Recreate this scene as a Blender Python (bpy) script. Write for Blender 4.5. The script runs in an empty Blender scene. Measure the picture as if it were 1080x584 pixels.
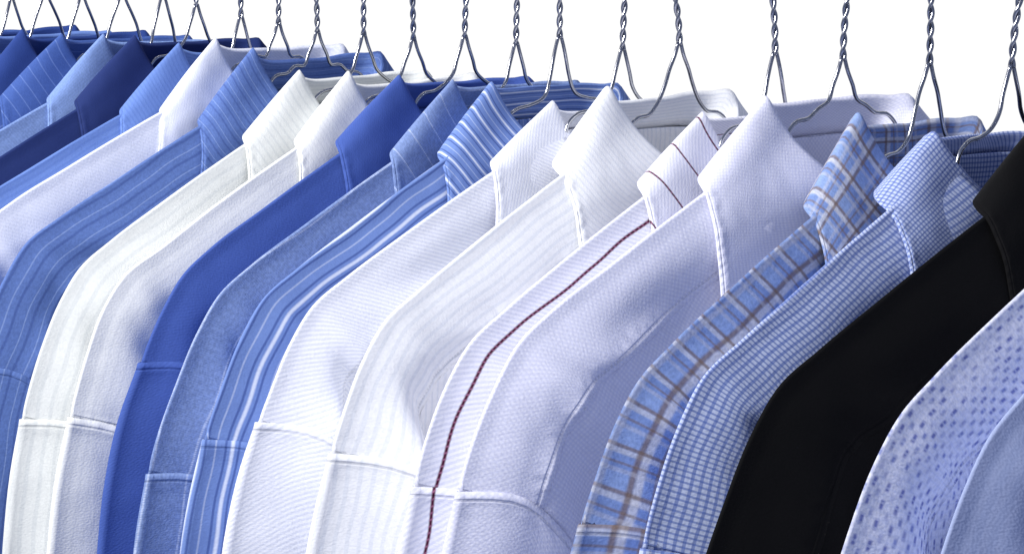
import bpy, math, random
import numpy as np
from mathutils import Vector, noise, Matrix

S = 0.01   # geometry is written in centimetres
sc = bpy.context.scene
sc.view_settings.view_transform = 'Standard'
sc.view_settings.look = 'None'
sc.view_settings.exposure = 0
col = sc.collection

# ------------------------------------------------------------------ helpers
def lin(r, g, b):
    def f(c):
        c = c / 255.0
        return c / 12.92 if c <= 0.04045 else ((c + 0.055) / 1.055) ** 2.4
    return (f(r), f(g), f(b), 1.0)

def spline(ts, pts, t):
    ts = np.asarray(ts, float); P = np.asarray(pts, float)
    t = np.clip(np.asarray(t, float), ts[0], ts[-1])
    n = len(ts)
    m = np.zeros_like(P)
    for i in range(n):
        if i == 0: m[i] = (P[1] - P[0]) / (ts[1] - ts[0])
        elif i == n - 1: m[i] = (P[-1] - P[-2]) / (ts[-1] - ts[-2])
        else:
            a = (P[i] - P[i-1]) / (ts[i] - ts[i-1]); b = (P[i+1] - P[i]) / (ts[i+1] - ts[i])
            w = (ts[i+1] - ts[i]) / (ts[i+1] - ts[i-1])
            m[i] = a * w + b * (1 - w)
    k = np.clip(np.searchsorted(ts, t, side='right') - 1, 0, n - 2)
    h = (ts[k+1] - ts[k]); u = ((t - ts[k]) / h)[:, None]; h = h[:, None]
    return ((2*u**3 - 3*u**2 + 1) * P[k] + (u**3 - 2*u**2 + u) * h * m[k]
            + (-2*u**3 + 3*u**2) * P[k+1] + (u**3 - u**2) * h * m[k+1])

def arc(P):
    P = np.asarray(P, float)
    return np.concatenate([[0], np.cumsum(np.linalg.norm(np.diff(P, axis=0), axis=1))])

def dist_poly(Q, P):
    best = np.full(len(Q), 1e9)
    for a, b in zip(P[:-1], P[1:]):
        ab = b - a; L = (ab @ ab) + 1e-12
        t = np.clip(((Q - a) @ ab) / L, 0, 1)
        best = np.minimum(best, np.linalg.norm(Q - (a + t[:, None] * ab), axis=1))
    return best

def smooth(x, a, b):
    t = np.clip((x - a) / (b - a), 0, 1)
    return t * t * (3 - 2 * t)

def make_mesh(name, V, F, uv, seam, mat, parent, solid=0.0, off=-1):
    me = bpy.data.meshes.new(name)
    me.from_pydata([tuple(v) for v in (np.asarray(V) * S)], [], F)
    uvl = me.uv_layers.new(name="UVMap")
    idx = np.zeros(len(me.loops), dtype=np.int32)
    me.loops.foreach_get("vertex_index", idx)
    uvl.data.foreach_set("uv", np.asarray(uv, dtype=np.float32)[idx].ravel())
    at = me.attributes.new("seam", 'FLOAT', 'POINT')
    at.data.foreach_set("value", np.asarray(seam, dtype=np.float32))
    me.polygons.foreach_set("use_smooth", [True] * len(me.polygons))
    me.materials.append(mat)
    me.update()
    ob = bpy.data.objects.new(name, me)
    col.objects.link(ob)
    ob.parent = parent
    if solid:
        m = ob.modifiers.new("cloth thickness", 'SOLIDIFY')
        m.thickness = solid * S; m.offset = off
    return ob

def grid_faces(nr, nc, flip=False, base=0, wrap=False):
    F = []
    cc = nc if wrap else nc - 1
    for r in range(nr - 1):
        for c in range(cc):
            a = base + r*nc + c; b = base + r*nc + (c+1) % nc
            d = base + (r+1)*nc + c; e = base + (r+1)*nc + (c+1) % nc
            F.append((a, d, e, b) if flip else (a, b, e, d))
    return F

# ------------------------------------------------------------------ materials
def fabric(name, base, layers=(), weave=0.5, rough=0.85, mottled=0.04, pucker=1.2, spec=.2):
    m = bpy.data.materials.new(name); m.use_nodes = True
    nt = m.node_tree; N = nt.nodes; L = nt.links
    bs = N["Principled BSDF"]
    def val(x, sock):
        if isinstance(x, (int, float)): sock.default_value = x
        else: L.new(x, sock)
    def mth(op, a, b=0.0):
        n = N.new("ShaderNodeMath"); n.operation = op
        val(a, n.inputs[0]); val(b, n.inputs[1]); return n.outputs[0]
    def sm(x, a, b, lo=0.0, hi=1.0):
        n = N.new("ShaderNodeMapRange"); n.interpolation_type = 'SMOOTHSTEP'
        L.new(x, n.inputs[0]); n.inputs[1].default_value = a; n.inputs[2].default_value = b
        n.inputs[3].default_value = lo; n.inputs[4].default_value = hi; return n.outputs[0]
    uv = N.new("ShaderNodeUVMap"); uv.uv_map = "UVMap"
    # threads are never perfectly straight: bend the pattern a little
    wob = N.new("ShaderNodeTexNoise"); wob.inputs["Scale"].default_value = .28; wob.inputs["Detail"].default_value = 0
    L.new(uv.outputs[0], wob.inputs["Vector"])
    ws_ = N.new("ShaderNodeVectorMath"); ws_.operation = 'SCALE'; ws_.inputs['Scale'].default_value = .35
    L.new(wob.outputs["Color"], ws_.inputs[0])
    wa = N.new("ShaderNodeVectorMath"); wa.operation = 'ADD'
    L.new(uv.outputs[0], wa.inputs[0]); L.new(ws_.outputs[0], wa.inputs[1])
    sep = N.new("ShaderNodeSeparateXYZ"); L.new(wa.outputs[0], sep.inputs[0])
    U, V = sep.outputs[0], sep.outputs[1]
    ax = {'u': U, 'v': V, 'd': mth('ADD', U, V), 'e': mth('SUBTRACT', U, V)}
    def noi(scale, detail=0.0, sx=1.0, sy=1.0):
        n = N.new("ShaderNodeTexNoise"); n.inputs["Scale"].default_value = scale
        n.inputs["Detail"].default_value = detail
        if sx != 1 or sy != 1:
            mp = N.new("ShaderNodeMapping"); mp.inputs["Scale"].default_value = (sx, sy, 1)
            L.new(uv.outputs[0], mp.inputs[0]); L.new(mp.outputs[0], n.inputs["Vector"])
        else: L.new(uv.outputs[0], n.inputs["Vector"])
        return n.outputs[0]
    def mask(axn, per, w, offs=0.0, soft=None):
        soft = soft if soft is not None else min(0.06, w * 0.35)
        f = mth('FRACT', mth('ADD', mth('DIVIDE', ax[axn], per), offs))
        a = mth('ABSOLUTE', mth('SUBTRACT', f, 0.5))
        return sm(a, max(0, w/2 - soft), w/2 + soft, 1.0, 0.0)
    rgb = N.new("ShaderNodeRGB"); rgb.outputs[0].default_value = lin(*base); cur = rgb.outputs[0]
    for ly in layers:
        k = mask(ly['ax'], ly['per'], ly['w'], ly.get('off', 0.0), ly.get('soft'))
        if 'ax2' in ly:
            k = mth('MULTIPLY', k, mask(ly['ax2'], ly['per2'], ly['w2'], ly.get('off2', 0.0), ly.get('soft')))
        if ly.get('broken'):
            k = mth('MULTIPLY', k, sm(noi(ly['broken']), 0.2, 0.62))
        k = mth('MULTIPLY', k, ly.get('a', 1.0))
        mx = N.new("ShaderNodeMix"); mx.data_type = 'RGBA'
        L.new(k, mx.inputs[0]); L.new(cur, mx.inputs[6]); mx.inputs[7].default_value = lin(*ly['col'])
        cur = mx.outputs[2]
    var = sm(noi(9.0, 1.0, 1.0, .45), 0.3, 0.7, 1 - mottled, 1 + mottled*0.4)
    at = N.new("ShaderNodeAttribute"); at.attribute_name = "seam"
    sd = at.outputs["Fac"]
    g = sm(mth('ABSOLUTE', mth('SUBTRACT', sd, 0.30)), 0.02, 0.09, 1.0, 0.0)
    stitch = mth('MULTIPLY', g, mask('v', 0.22, 0.7))
    dk = mth('MULTIPLY', var, mth('SUBTRACT', 1.0, mth('MULTIPLY', stitch, 0.16)))
    vm2 = N.new("ShaderNodeVectorMath"); vm2.operation = 'SCALE'
    L.new(cur, vm2.inputs[0]); L.new(dk, vm2.inputs['Scale'])
    L.new(vm2.outputs[0], bs.inputs["Base Color"])
    bs.inputs["Roughness"].default_value = rough
    bs.inputs["Specular IOR Level"].default_value = spec
    near = sm(sd, 0.0, 1.1, 1.0, 0.0)
    h = mth('MULTIPLY', mth('MULTIPLY', near, noi(1.0, 0.0, 1.5, 2.1)), pucker)
    h = mth('SUBTRACT', h, mth('MULTIPLY', g, 0.30))
    h = mth('ADD', h, mth('MULTIPLY', noi(11.0), 0.24 * weave))
    h = mth('ADD', h, mth('MULTIPLY', noi(0.42, 1.0, 1.3, .8), 1.5))
    bp = N.new("ShaderNodeBump"); bp.inputs["Strength"].default_value = 0.85
    bp.inputs["Distance"].default_value = 0.001
    L.new(h, bp.inputs["Height"]); L.new(bp.outputs[0], bs.inputs["Normal"])
    return m

def st(ax, per, w, c, a=1.0, off=0.0, **k):
    d = dict(ax=ax, per=per, w=w, col=c, a=a, off=off); d.update(k); return d

M = {}
M['sky'] = fabric("pale_blue_cotton", (172, 184, 220), [st('u', .4, .5, (162, 176, 215), .4)])
M['dash'] = fabric("white_cotton_blue_dashes", (227, 229, 245), [
    st('u', .44, .25, (88, 100, 176), .85, 0, ax2='v', per2=.78, w2=.52, soft=.10, broken=.7),
    st('u', .44, .25, (104, 120, 190), .8, .5, ax2='v', per2=.78, w2=.44, off2=.5, soft=.10, broken=.8),
    st('v', .33, .3, (206, 212, 237), .5)], mottled=.10, pucker=2.2)
M['black'] = fabric("black_cotton", (11, 11, 13), weave=.3, spec=.1)
M['graph'] = fabric("blue_graph_check", (192, 203, 233), [
    st('u', .23, .38, (78, 104, 178), .65), st('v', .23, .38, (78, 104, 178), .65)])
TAN = (124, 102, 86)
M['plaid'] = fabric("blue_brown_plaid", (140, 163, 210), [
    st('u', 1.95, .40, (106, 130, 188), .5, .22, soft=.05), st('v', 1.95, .40, (106, 130, 188), .45, soft=.05),
    st('u', 1.95, .13, (216, 212, 210), .6, .49, soft=.03), st('v', 1.95, .13, (216, 212, 210), .5, .27, soft=.03),
    st('u', 1.95, .09, TAN, .75, .60, soft=.03), st('v', 1.95, .09, TAN, .72, .38, soft=.03),
    st('u', 1.95, .06, TAN, .6, .22), st('v', 1.95, .06, TAN, .55, .0),
    st('u', 1.95, .10, (204, 204, 210), .4, .05, soft=.03), st('v', 1.95, .10, (204, 204, 210), .35, -.17, soft=.03)], mottled=.14)
M['dobby'] = fabric("white_dobby_cotton", (237, 237, 250), [
    st('d', .26, .5, (212, 214, 238), .5), st('e', .26, .5, (214, 216, 238), .5)], weave=.5, pucker=1.5)
M['redline'] = fabric("white_cotton_maroon_stripes", (239, 239, 248), [
    st('d', .3, .5, (212, 215, 233), .6),
    st('u', 2.2, .046, (74, 4, 44), 1.0, -.03), st('u', 2.2, .046, (168, 110, 140), .8, -.03, ax2='d', per2=.3, w2=.26)], weave=.6)
M['ivory'] = fabric("ivory_tone_stripe", (244, 245, 247), [st('u', .34, .35, (225, 229, 236), .65)], pucker=1.5)
M['twill'] = fabric("white_twill", (240, 241, 249), [st('d', .28, .5, (213, 217, 234), .65)], weave=.7, pucker=1.5)
M['bstripe'] = fabric("blue_white_stripe", (114, 140, 200), [
    st('u', 1.15, .11, (222, 229, 244), .88), st('u', 1.15, .07, (56, 78, 144), .7, .2),
    st('u', 1.15, .07, (56, 78, 144), .7, -.2), st('u', 1.15, .05, (196, 208, 234), .55, .5)])
M['chambray'] = fabric("blue_chambray_fine_line", (130, 151, 199), [
    st('u', 1.5, .05, (205, 216, 240), .6), st('v', .12, .5, (110, 133, 186), .5, broken=4.0)], mottled=.16)
M['royal'] = fabric("royal_blue_cotton", (70, 95, 170), [st('d', .2, .5, (62, 86, 158), .4)])
M['cream'] = fabric("cream_cotton", (239, 240, 238), [st('u', .36, .3, (227, 229, 230), .55)], pucker=1.5)
M['cream2'] = fabric("cream_tone_stripe", (232, 234, 231), [st('u', .5, .3, (214, 218, 218), .6)])
M['bstripe2'] = fabric("denim_blue_pinstripe", (94, 120, 182), [
    st('u', .8, .14, (70, 93, 156), .75), st('u', .8, .06, (146, 167, 214), .6, .4)], mottled=.1)
M['palest'] = fabric("ice_white_cotton", (228, 231, 245), [st('d', .3, .5, (214, 219, 236), .5)])
M['mid'] = fabric("mid_blue_cotton", (106, 135, 200), [st('u', .3, .4, (92, 121, 188), .5)])
M['navy'] = fabric("navy_cotton", (32, 48, 102), weave=.4)
M['lightb'] = fabric("light_blue_oxford", (130, 156, 210), [st('v', .2, .5, (117, 143, 200), .5)], mottled=.12)
M['steel'] = fabric("steel_blue_cotton", (66, 93, 160), [st('u', .9, .08, (112, 136, 194), .6)], mottled=.08)
M['deep'] = fabric("deep_blue_cotton", (42, 66, 132))

wire = bpy.data.materials.new("galvanised_wire"); wire.use_nodes = True
b = wire.node_tree.nodes["Principled BSDF"]
b.inputs["Metallic"].default_value = 1.0; b.inputs["Roughness"].default_value = 0.22
nn = wire.node_tree.nodes.new("ShaderNodeTexNoise"); nn.inputs["Scale"].default_value = 260
rr = wire.node_tree.nodes.new("ShaderNodeValToRGB")
rr.color_ramp.elements[0].color = (0.28, 0.29, 0.32, 1); rr.color_ramp.elements[1].color = (0.52, 0.53, 0.57, 1)
tcw = wire.node_tree.nodes.new("ShaderNodeTexCoord")
wire.node_tree.links.new(tcw.outputs["Object"], nn.inputs["Vector"])
wire.node_tree.links.new(nn.outputs[0], rr.inputs[0]); wire.node_tree.links.new(rr.outputs[0], b.inputs["Base Color"])

# ------------------------------------------------------------------ shirt
def fold_noise(y, z, d, seed, amp, END, dent):
    n = len(y); out = np.zeros(n)
    ay = np.abs(y); dy = ay - END[0]; dz = z - END[1]
    r = np.hypot(dy, dz); th = np.arctan2(dy, -dz)
    for i in range(n):
        s = 7.0 if y[i] > 0 else 0.0
        n1 = noise.noise(Vector((y[i] / 6.5, z[i] / 17.0, seed * 3.17)))
        n2 = noise.noise(Vector((th[i] * 2.6 + s, r[i] / 18.0, seed * 1.9 + 11)))
        n3 = noise.noise(Vector((ay[i] / 2.6 + z[i] / 9, z[i] / 7, seed + 31)))
        n4 = noise.noise(Vector((d[i] / 1.1 + ay[i] / 14 + s, ay[i] / 7.5, seed * 2.3 + 50)))
        n2 = n2 - .35 * abs(n2)
        out[i] = n1 * 0.8 + n2 * 1.35 * min(1, r[i] / 6.0) + n3 * 0.22 + (.5 - abs(n4)) * .30
    # crease hanging from the end of the hanger: sharp on one flank, soft on the other
    ca, sa = math.cos(math.radians(14)), math.sin(math.radians(14))
    al = -dz * ca - dy * sa; pe = dy * ca - dz * sa
    along = smooth(al, .5, 6) * np.exp(-np.maximum(al, 0) / 16)
    q = pe - .3
    groove = np.where(q > 0, np.exp(-(q / .8) ** 2), np.exp(-(q / 3.0) ** 2))
    out += dent * along * (-groove + .8 * np.exp(-((pe - 2.6) / 1.5) ** 2))
    return out * amp * smooth(d, 0.2, 4.0)

def prof(d, W):
    dd = np.sqrt(d * d + 0.012) - 0.11
    return W * np.tanh(dd / 2.9)

def build_shirt(x, mat, label, yaw, tilt, z0, coll, seam, gap, seed, ws=1.0, dent=.6, amp=1.0):
    rnd = random.Random(seed)
    e1, e2, e3 = rnd.uniform(-.6, .6), rnd.uniform(-.5, .5), rnd.uniform(-.6, .6)
    RP = np.array([(4.4, 1.9), (8, .75), (12, -.95), (16, -2.8), (19.6, -4.55 + .2*e2), (21.9 + e1*.6, -5.85 + .2*e2),
                   (23.3 + e1*.6, -7.5), (24.7 + e1*.4, -10.0), (25.9 + e3*.5, -12.9), (26.8 + e3*.6, -16.0), (27.5 + e3*.6, -20),
                   (28.2 + e3*.5, -25.5), (28.7, -33), (28.9, -44), (28.2, -60), (27.2, -73)])
    RP[:, 0] = 4.4 + (RP[:, 0] - 4.4) * ws
    tsM = arc(RP)
    tf = np.linspace(0, tsM[-1], 170)
    MASTER = spline(tsM, RP, tf)
    END = RP[5]
    em = bpy.data.objects.new("dress_shirt", None); col.objects.link(em)
    em.empty_display_size = 0.1
    em.location = (x * S, 0, BASE + z0 * S)
    em.rotation_euler = (math.radians(tilt), 0, math.radians(yaw))
    em["label"] = label; em["category"] = "shirt"; em["group"] = "shirts hanging in a row on the clothes rail"
    k = max(.72, min(1.3, gap / 4.4))
    Wf, Wb = 2.75 * k, 1.2 * k
    mt = M[mat]
    a_s = seam * (1 + (ws - 1) * .7)
    T0 = spline(tsM, RP, np.array([a_s]))[0]
    Apts = [T0, T0 + (-1.9, -.3 - .5*e1), T0 + (-4.2, -3.0 - .6*e1), T0 + (-6.2, -10.5), T0 + (-6.9, -21)]
    Aall = np.array(Apts + [np.array((19.5, -55.)), np.array((20.5, -76.))])
    tA = arc(Aall); tA_u = tA[4]
    nneck, nrid, nrow = 8, 50, 42
    for side, pname in ((1, "front_panel"), (-1, "back_panel")):
        yy = np.linspace(0, 4.4, nneck, endpoint=False)
        if side > 0:
            zt = 1.9 - 4.6 * (1 - (yy / 4.4) ** 2) ** .8; xt = 2.2 * k * np.sqrt(1 - (yy / 4.4) ** 2)
        else:
            zt = 1.9 + 0.1 * (1 - (yy / 4.4) ** 2); xt = 1.7 * k * (1 - (yy / 4.4) ** 4)
        rt = spline(tsM, RP, np.linspace(0, a_s, nrid))
        T = np.vstack([np.column_stack([yy, zt]), rt])
        XT = np.concatenate([xt, np.zeros(nrid)])
        nc = len(T)
        w = np.linspace(0, 1, nrow) ** 1.6
        av = spline(tA, Aall, w * tA[-1])
        P = np.zeros((nrow, nc, 2)); VV = np.zeros((nrow, nc))
        for r in range(nrow):
            P[r, :, 0] = T[:, 0] * av[r, 0] / T0[0]
            P[r, :, 1] = T[:, 1] + (av[r, 1] - T0[1]) * (-76 - T[:, 1]) / (-76 - T0[1])
            VV[r, :] = w[r] * tA[-1]
        Q = P.reshape(-1, 2)
        poly = np.vstack([T[:nneck], MASTER])
        d = dist_poly(Q, poly)
        xt_all = np.tile(XT, nrow)
        X = xt_all + (prof(d, Wf if side > 0 else Wb) - xt_all * (1 - np.exp(-d / 4.0)))
        close = smooth(VV.ravel(), tA_u - 4, tA_u + 1.5) * (Q[:, 0] / np.repeat(av[:, 0], nc)) ** 6
        X *= (1 - close)
        def mir(A): 
            A = A.reshape(nrow, nc); return np.concatenate([A[:, ::-1], A[:, 1:]], axis=1)
        Pg = Q.reshape(nrow, nc, 2)
        Y = np.concatenate([-Pg[:, ::-1, 0], Pg[:, 1:, 0]], axis=1)
        Z = mir(Q[:, 1]); XX = mir(X); DD = mir(d)
        fn = fold_noise(Y.ravel(), Z.ravel(), DD.ravel(), seed, amp, END, dent)
        xs = side * XX.ravel() + fn * (1 if side > 0 else .4)
        Vt = np.column_stack([xs, Y.ravel(), Z.ravel()])
        uv = np.column_stack([Y.ravel() + 40, Z.ravel() + 100])
        make_mesh(pname, Vt, grid_faces(nrow, 2 * nc - 1, flip=(side < 0)), uv, np.full(len(Vt), 99.), mt, em, .04)
    # yoke: two shoulder pieces folded over the hanger, tucked under the sleeve at the seam
    ds = np.concatenate([-np.array([5, 4, 3, 2.3, 1.7, 1.2, .8, .5, .3, .15]), [0],
                         [.12, .25, .4, .6, .85, 1.15, 1.5, 1.9, 2.3, 2.6, 2.85, 3.05]])
    na = 74
    at = np.linspace(0, a_s - .06, na)
    R = spline(tsM, RP, at); Rn = spline(tsM, RP, at + .05); Rp = spline(tsM, RP, np.maximum(at - .05, 0))
    tg = Rn - Rp; tg /= np.linalg.norm(tg, axis=1)[:, None]
    nrm = np.column_stack([tg[:, 1], -tg[:, 0]])
    flat = 1 - smooth(at, at[-1] - 1.0, at[-1] - .1)       # settles onto the panel by the armhole
    Vs, Fs, Us, Ss = [], [], [], []
    for sgn in (-1, 1):
        base = sum(len(v) for v in Vs)
        g = []; u = []; s_ = []; dl = []
        for j, dv in enumerate(ds):
            q = R + nrm * abs(dv) - nrm * .07 * math.exp(-abs(dv)) * (.3 + .7 * flat[:, None])
            dd = dist_poly(q, MASTER) if abs(dv) > .3 else np.full(na, abs(dv))
            xx = prof(dd, Wf if dv >= 0 else Wb) + (.03 + .055 * flat) * (1 - math.exp(-abs(dv) * 3))
            g.append(np.column_stack([np.sign(dv) * xx, sgn * q[:, 0], q[:, 1]]))
            u.append(np.column_stack([np.full(na, dv + 20), at + 60 * (sgn > 0)]))
            s_.append(np.minimum(np.minimum(3.05 - dv, 50) * np.ones(na), (at[-1] - at) + .05)); dl.append(dd)
        G = np.vstack(g)
        fn = fold_noise(G[:, 1], G[:, 2], np.concatenate(dl), seed, amp, END, dent)
        G[:, 0] += fn * np.where(G[:, 0] >= 0, 1, .4)
        Vs.append(G); Us.append(np.vstack(u)); Ss.append(np.concatenate(s_))
        Fs += grid_faces(len(ds), na, flip=(sgn > 0), base=base)
    make_mesh("yoke", np.vstack(Vs), Fs, np.vstack(Us), np.concatenate(Ss), mt, em, .04, 0)
    # sleeves
    nq, nk = 30, 40
    qs = np.concatenate([np.linspace(0, 1, nq) ** 1.3, (np.linspace(1, 0, nq) ** 1.3)[1:-1]])
    sidev = np.concatenate([np.ones(nq), -np.ones(nq - 2)])
    a_end = tsM[-1]
    kk = np.linspace(0, 1, nk) ** 1.5
    Eo = spline(tsM, RP, a_s + kk * (a_end - a_s))
    A1 = Aall[4]
    Ei = np.column_stack([np.interp(kk, [0, .3, 1], [A1[0], A1[0] + .3, 21.5]), A1[1] + kk * (-74 - A1[1])])
    Aq = spline(tA[:5], Aall[:5], qs * tA_u)
    for sgn in (-1, 1):
        V = []; UV = []; SM = []
        for r in range(nk):
            sh = (Eo[r] - Aq[0]) * (1 - qs[:, None]) + (Ei[r] - A1) * qs[:, None]
            bl = smooth(np.array([kk[r]]), 0, .5)[0]
            line = Eo[r] * (1 - qs[:, None]) + Ei[r] * qs[:, None]
            P = (Aq + sh) * (1 - bl) + line * bl
            d = dist_poly(P, MASTER)
            puff = math.sin(min(1, kk[r] * 5) * math.pi)
            xx = prof(d, 1) * (1 - qs ** 7)
            xs = np.where(sidev > 0, xx * Wf * (1 + .10 * puff) + .13, -xx * Wb * 1.2 - .13)
            edge = np.exp(-d * 2.0)
            xs *= (1 - edge * .75)
            P = P.copy(); P[:, 0] += .13 * edge + .12 * puff * edge
            P[:, 1] += .24 * math.exp(-r * .6)
            fn = fold_noise(sgn * P[:, 0], P[:, 1], d, seed, amp, END, dent)
            xs = xs + fn * np.where(sidev > 0, 1, .4) * (1 - qs ** 5)
            V.append(np.column_stack([xs, sgn * P[:, 0], P[:, 1]]))
            UV.append(np.column_stack([sidev * d + 20 + 44 * (sgn > 0), np.full(len(qs), a_s + kk[r] * (a_end - a_s))]))
            SM.append(np.full(len(qs), kk[r] * (a_end - a_s)))
        make_mesh("sleeve", np.vstack(V), grid_faces(nk, len(qs), flip=(sgn < 0), wrap=True),
                  np.vstack(UV), np.concatenate(SM), mt, em, .03, 1)
    # collar
    h = 4.2 + coll
    ct = [0, .25, .42, .50, .55, .62, .78, 1.0]
    Fd = [(-2.0, 0, h - .6), (-2.05, 2.6, h - .55), (-1.5, 4.0, h - .1), (-.85, 4.35, h + .1), (-.42, 4.3, h - .6), (.15, 4.05, h - 1.6), (1.4, 3.2, h - 3.3), (2.6, .5, h - 5.3)]
    Od = [(-2.6, 0, .8), (-2.5, 4.4, .7), (-1.6, 7.8, .75), (-.75, 9.0, .45), (.1, 9.5, .05), (.95, 10.0, -.95), (1.95, 10.8, -2.8), (2.8, 11.5, -5.3)]
    Nd = [(-1.85, 0, 2.0), (-1.85, 2.6, 2.0), (-1.3, 3.7, 1.9), (-.7, 4.05, 1.8), (-.35, 4.0, 1.5), (.2, 3.8, .9), (1.4, 3.0, -.6), (2.4, .5, -1.9)]
    nt_ = 56
    tt = np.linspace(0, 1, nt_)
    c1, c2, c3 = spline(ct, Fd, tt), spline(ct, Od, tt), spline(ct, Nd, tt)
    jy, jz, jt = rnd.uniform(-.45, .45), rnd.uniform(-.25, .25), rnd.uniform(-.5, .5)
    sw = np.exp(-((tt - .5) / .2) ** 2)
    c1[:, 2] += sw * jz; c2[:, 1] += sw * jy; c2[:, 2] += np.maximum(0, tt - .6) * jt * 2
    for c in (c1, c2, c3): c[:, 0] *= k
    rows = []; uvr = []; smr = []; fv = []
    w2 = np.linalg.norm(c2 - c1, axis=1)
    al = arc(c1)
    for v in (0, .35, .7, .93):
        rows.append(c3 * (1 - v) + (c1 + np.array([.10, -.10, -.05])) * v); uvr.append(-3 * (1 - v) + 0 * w2); smr.append(0 * w2 + 50); fv.append((v, 0))
    top = c1.copy(); top[:, 2] += .04; rows.append(top); uvr.append(0 * w2); smr.append(0 * w2 + 50); fv.append((1, 0))
    for v in np.concatenate([[.02, .06], np.linspace(.14, 1, 12)]):
        pp = c1 * (1 - v) + c2 * v
        bul = math.sin(v * math.pi) * .12 + .05 * (1 - v) ** 8
        outd = np.column_stack([np.where(tt < .3, -.8, .5), np.full(nt_, .6), np.full(nt_, .6)])
        pp = pp + outd * bul
        rows.append(pp); uvr.append(v * w2); fv.append((1 - v, v))
        fe = (1 - tt) * al[-1]
        smr.append(np.minimum((1 - v) * w2, np.maximum(fe, 0)) + .05)
    Vr = []; Ur = []; Sr = []
    for pp, u, s_, (f1, f2) in zip(rows, uvr, smr, fv):
        q_ = pp.copy()                       # far half: rounder, relaxed fold
        g_ = np.exp(-((tt - .5) / .13) ** 2)
        q_[:, 2] -= f1 * g_ * .55; q_[:, 1] += f1 * g_ * 1.7
        q_[:, 2] -= f2 * g_ * .2
        mr_ = pp[::-1].copy(); mr_[:, 1] *= -1
        Vr.append(np.vstack([mr_[:-1], q_]))
        Ur.append(np.column_stack([np.concatenate([u[::-1][:-1], u]) + 20.3, np.concatenate([-al[::-1][:-1], al]) + 30]))
        Sr.append(np.concatenate([s_[::-1][:-1], s_]))
    Vc = np.vstack(Vr)
    for i in range(len(Vc)):
        nz = noise.noise(Vector((Vc[i, 0] / 3.5, Vc[i, 1] / 4.5, Vc[i, 2] / 5 + seed * 5)))
        Vc[i] += np.array((.4, .3 * np.sign(Vc[i, 1]), .15)) * nz * .5
    make_mesh("collar", Vc, grid_faces(len(rows), 2 * nt_ - 1), np.vstack(Ur), np.concatenate(Sr), mt, em, .09, 0)
    return em

# ------------------------------------------------------------------ hanger
def tube(pts, r, sides=10):
    P = np.asarray(pts, float); n = len(P)
    tg = np.gradient(P, axis=0); tg /= np.linalg.norm(tg, axis=1)[:, None]
    V = []; up = np.array([1., 0, 0])
    for i in range(n):
        a = up - tg[i] * (up @ tg[i])
        if np.linalg.norm(a) < .1: a = np.array([0, 1., 0]) - tg[i] * tg[i][1]
        a /= np.linalg.norm(a); up = a
        bb = np.cross(tg[i], a)
        for s in range(sides):
            th = 2 * math.pi * s / sides
            V.append(P[i] + r * (a * math.cos(th) + bb * math.sin(th)))
    F = grid_faces(n, sides, wrap=True)
    F.append(tuple(range(sides))[::-1]); F.append(tuple((n - 1) * sides + s for s in range(sides)))
    return V, F

def wire_obj(name, chains, parent, r=.105):
    Vt, Ft = [], []
    for c in chains:
        V, F = tube(c, r); o = len(Vt)
        Vt += [tuple(v) for v in V]; Ft += [tuple(i + o for i in f) for f in F]
    me = bpy.data.meshes.new(name)
    me.from_pydata([(a * S, b_ * S, c_ * S) for a, b_, c_ in Vt], [], Ft)
    me.polygons.foreach_set("use_smooth", [True] * len(me.polygons))
    me.materials.append(wire); me.update()
    ob = bpy.data.objects.new(name, me); col.objects.link(ob); ob.parent = parent
    return ob

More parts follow.
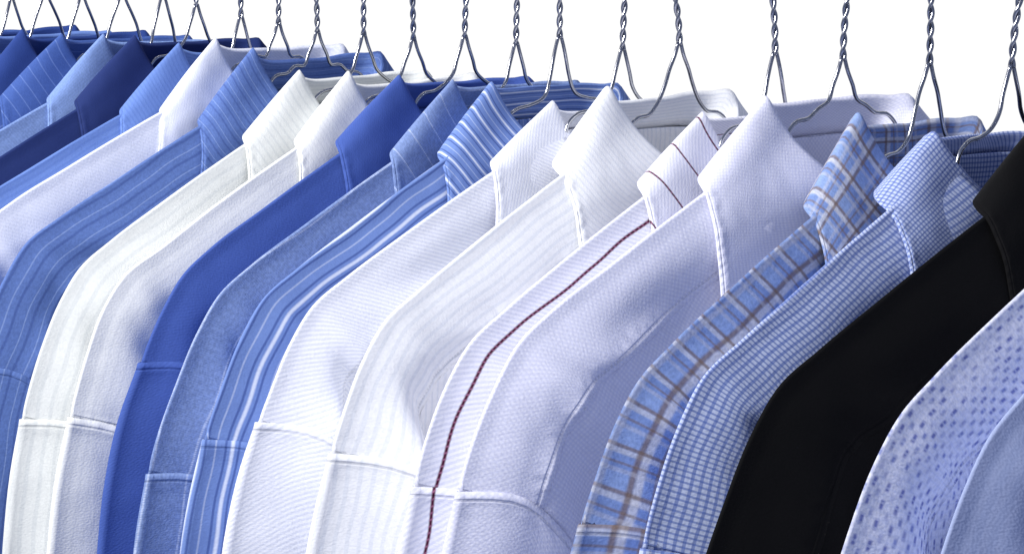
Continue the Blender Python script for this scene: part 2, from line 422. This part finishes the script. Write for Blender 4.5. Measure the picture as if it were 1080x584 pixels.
ZR = 14.4     # rail centre above the neck base
def build_hanger(x, zoff, yaw, tilt, seed, ws):
    rnd = random.Random(seed + 77)
    em = bpy.data.objects.new("wire_hanger", None); col.objects.link(em)
    em.empty_display_size = .05
    em.location = (x * S, 0, BASE + zoff * S)
    em.rotation_euler = (math.radians(tilt), 0, math.radians(yaw))
    em["label"] = "thin galvanised wire hanger with twisted neck hooked on the rail"
    em["category"] = "clothes hanger"; em["group"] = "wire hangers hooked on the clothes rail"
    zs = 6.2 + rnd.uniform(-.4, .4) - zoff * .7 + (1.2 + rnd.uniform(-.5, .6) if x < -50 else 0); zt = 10.3
    ph = rnd.uniform(0, 6.28)
    lx, ly = rnd.uniform(-.3, .3), rnd.uniform(-.6, .6)
    ch = []
    for s in (0, math.pi):
        c = []
        for i in range(90):
            u = i / 89; th = ph + s + u * 2 * math.pi * 2.6 * (zt - zs) / 4
            c.append((.092 * math.cos(th) + lx * u * u, .092 * math.sin(th) + ly * u * u, zs + u * (zt - zs)))
        ch.append(c)
    wire_obj("twisted_neck", ch, em, .098)
    rz = ZR - zoff
    hk = [(lx, ly, zt - .1), (lx, ly, zt + .5), (0, -.45, zt + 1.3), (0, -1.15, rz - .9)]
    hp = spline(arc(hk), hk, np.linspace(0, arc(hk)[-1], 18)).tolist()
    for i in range(22):
        th = math.radians(200 - i * 10.5)
        hp.append((0, 1.45 * math.cos(th), rz + 1.45 * math.sin(th)))
    wire_obj("hook", [hp], em)
    w = rnd.uniform(.85, 1.3)
    chs = []
    for sg in (-1, 1):
        dz = rnd.uniform(-.2, .15)
        kp = [(0, sg * .09, zs + .15), (sg * .08, sg * .24, zs - .5), (sg * .1, sg * .52 * w, zs - 1.3), (0, sg * .85 * w, zs - 2.0),
              (0, sg * 1.45 * w, 3.5 + dz), (0, sg * 2.4, 3.1 + dz), (0, sg * 3.35, 2.95 + dz), (0, sg * 3.95, 2.5), (0, sg * 4.4, 1.5)]
        for yv, zv in ((8, .25), (12, -1.45), (16, -3.3), (18.9, -4.85), (20.1, -5.7), (20.5, -6.5), (19.9, -7.3), (18.5, -7.5), (0, -7.8)):
            kp.append((0, sg * (4.4 + (yv - 4.4) * ws) if yv else 0, zv))
        ar = arc(kp)
        chs.append(spline(ar, kp, np.linspace(0, ar[-1], 170)))
    wire_obj("shoulder_wire", chs, em)
    return em

CAMZ = 1.60
BASE = CAMZ - .122

#  x, mat, label, yaw, z, collar, seam, wide, dent, amp
rows = [
 (23.8, 'sky', "plain pale blue shirt at the end of the row", -2, -.3, 0, 27, 1.02, .5, .6),
 (20.0, 'dash', "white shirt with small woven blue dashes", -2, -.4, 0, 27, 1.02, .5, .9),
 (15.3, 'black', "plain black shirt beside a small blue check shirt", -1, -.2, -.3, 29, 1.06, .5, .8),
 (9.7, 'graph', "white shirt with small blue graph check", -1, -.3, -.8, 27, .98, .5, .8),
 (5.0, 'plaid', "light blue shirt with brown and white plaid", 1, -1.2, .4, 26, .97, .5, .8),
 (0.0, 'dobby', "crisp white shirt with fine dobby texture", -5, 0, .1, 26.4, .97, 1.0, .65),
 (-4.4, 'redline', "white shirt with thin dark red stripes", -3, -.6, -.3, 26.5, .96, .5, .8),
 (-10.9, 'ivory', "bright ivory shirt with tone on tone stripes", 0, -.3, -.1, 26.2, .98, 2.0, .95),
 (-15.0, 'twill', "white twill shirt with diagonal rib", -3, -.4, -.8, 25.7, .96, 1.3, .9),
 (-19.7, 'bstripe', "blue shirt with bold white stripes", 0, -.2, .1, 27, .98, .5, .9),
 (-23.1, 'chambray', "blue chambray shirt with fine pale lines", 0, -.2, 0, 29, 1.0, .9, .9),
 (-27.4, 'royal', "plain royal blue shirt between chambray and cream", 0, 0, -.2, 24.3, .95, .7, .9),
 (-31.8, 'cream', "smooth off-white shirt next to a royal blue one", 0, -.2, -.3, 28, .95, 1.4, .9),
 (-36.2, 'cream2', "cream shirt with faint woven stripes", 0, -.1, -.2, 28.4, .96, 1.1, .9),
 (-40.7, 'bstripe2', "denim blue shirt with darker pinstripes", 0, .4, .2, 27, .98, .6, .9),
 (-44.6, 'palest', "very pale ice white shirt between blue ones", 0, .8, .4, 27, 1.0, .8, .9),
 (-48.4, 'mid', "plain mid blue cotton shirt", 0, .6, .2, 27, 1.0, .6, .9),
 (-53.0, 'navy', "dark navy blue cotton shirt", 0, 1.0, .3, 27, 1.0, .6, .9),
 (-56.8, 'lightb', "light blue oxford shirt", 0, .9, .3, 27, 1.0, .6, .9),
 (-61.2, 'steel', "steel blue shirt with thin pale lines", 0, 1.0, .2, 27, 1.0, .6, .9),
 (-66.0, 'deep', "deep blue cotton shirt", 0, 1.0, .2, 27, 1.0, .6, .9),
 (-70.5, 'mid', "mid blue cotton shirt near the end of the row", 0, 1.0, .2, 27, 1.0, .6, .9),
 (-75.0, 'deep', "deep blue shirt among other blue shirts", 0, 1.0, .2, 27, 1.0, .6, .9),
 (-79.5, 'steel', "steel blue shirt at the far end of the row", 0, 1.0, .2, 27, 1.0, .6, .9),
]
for i, (x, mat, lab, yaw, z, cl, seam, ws, dent, amp) in enumerate(rows):
    prevx = rows[i-1][0] if i else x + 4.5
    rnd = random.Random(i * 13 + 5)
    ti = rnd.uniform(-1.2, 1.2); ya = yaw + rnd.uniform(-1.7, 1.7)
    build_shirt(x, mat, lab, ya, ti, z, cl, seam, prevx - x, seed=i + 3, ws=ws, dent=dent, amp=amp)
    build_hanger(x, z, ya, ti, i, ws)

me = bpy.data.meshes.new("clothes_rail")
V, F = tube([(-115, 0, 0), (-60, 0, 0), (0, 0, 0), (50, 0, 0)], 1.15, 28)
me.from_pydata([(v[0]*S, v[1]*S, v[2]*S) for v in V], [], F)
me.polygons.foreach_set("use_smooth", [True] * len(me.polygons)); me.materials.append(wire)
rail = bpy.data.objects.new("clothes_rail", me); col.objects.link(rail)
rail.location = (0, 0, BASE + (ZR + .1) * S)
rail["label"] = "round steel clothes rail carrying the wire hangers"; rail["category"] = "clothes rail"

# ------------------------------------------------------------------ light
w = bpy.data.worlds.new("World"); sc.world = w; w.use_nodes = True
nt = w.node_tree; bg = nt.nodes["Background"]
tc = nt.nodes.new("ShaderNodeTexCoord"); dt = nt.nodes.new("ShaderNodeVectorMath"); dt.operation = 'DOT_PRODUCT'
dt.inputs[1].default_value = (-.66, .75, .05)
mr = nt.nodes.new("ShaderNodeMapRange"); mr.interpolation_type = 'SMOOTHSTEP'
mr.inputs[1].default_value = 0.4; mr.inputs[2].default_value = .85
mx = nt.nodes.new("ShaderNodeMix"); mx.data_type = 'RGBA'
mx.inputs[6].default_value = (.185, .22, .35, 1); mx.inputs[7].default_value = (1.02, 1.02, 1.02, 1)
nt.links.new(tc.outputs["Generated"], dt.inputs[0]); nt.links.new(dt.outputs["Value"], mr.inputs[0])
nt.links.new(mr.outputs[0], mx.inputs[0]); nt.links.new(mx.outputs[2], bg.inputs[0]); bg.inputs[1].default_value = 1.0

def area(name, loc, target, size, power, colr):
    ld = bpy.data.lights.new(name, 'AREA'); ld.size = size; ld.energy = power; ld.color = colr
    lo = bpy.data.objects.new(name, ld); col.objects.link(lo); lo.location = loc
    lo.rotation_euler = (Vector(target) - Vector(loc)).to_track_quat('-Z', 'Y').to_euler()
area("studio_softbox", (-1.0, -1.7, 2.85), (-.1, -.1, 1.35), .55, 86, (1, .985, .965))

# ------------------------------------------------------------------ camera
cd = bpy.data.cameras.new("Camera"); cam = bpy.data.objects.new("Camera", cd); col.objects.link(cam)
cam.location = (.6887, -.9235, CAMZ)
p = math.radians(8.6); a = math.radians(45)
fw = Vector((-math.sin(a) * math.cos(p), math.cos(a) * math.cos(p), -math.sin(p)))
cam.rotation_euler = fw.to_track_quat('-Z', 'Y').to_euler()
cd.sensor_width = 36; cd.lens = 80; cd.clip_end = 100; cd.clip_start = .02
sc.camera = cam
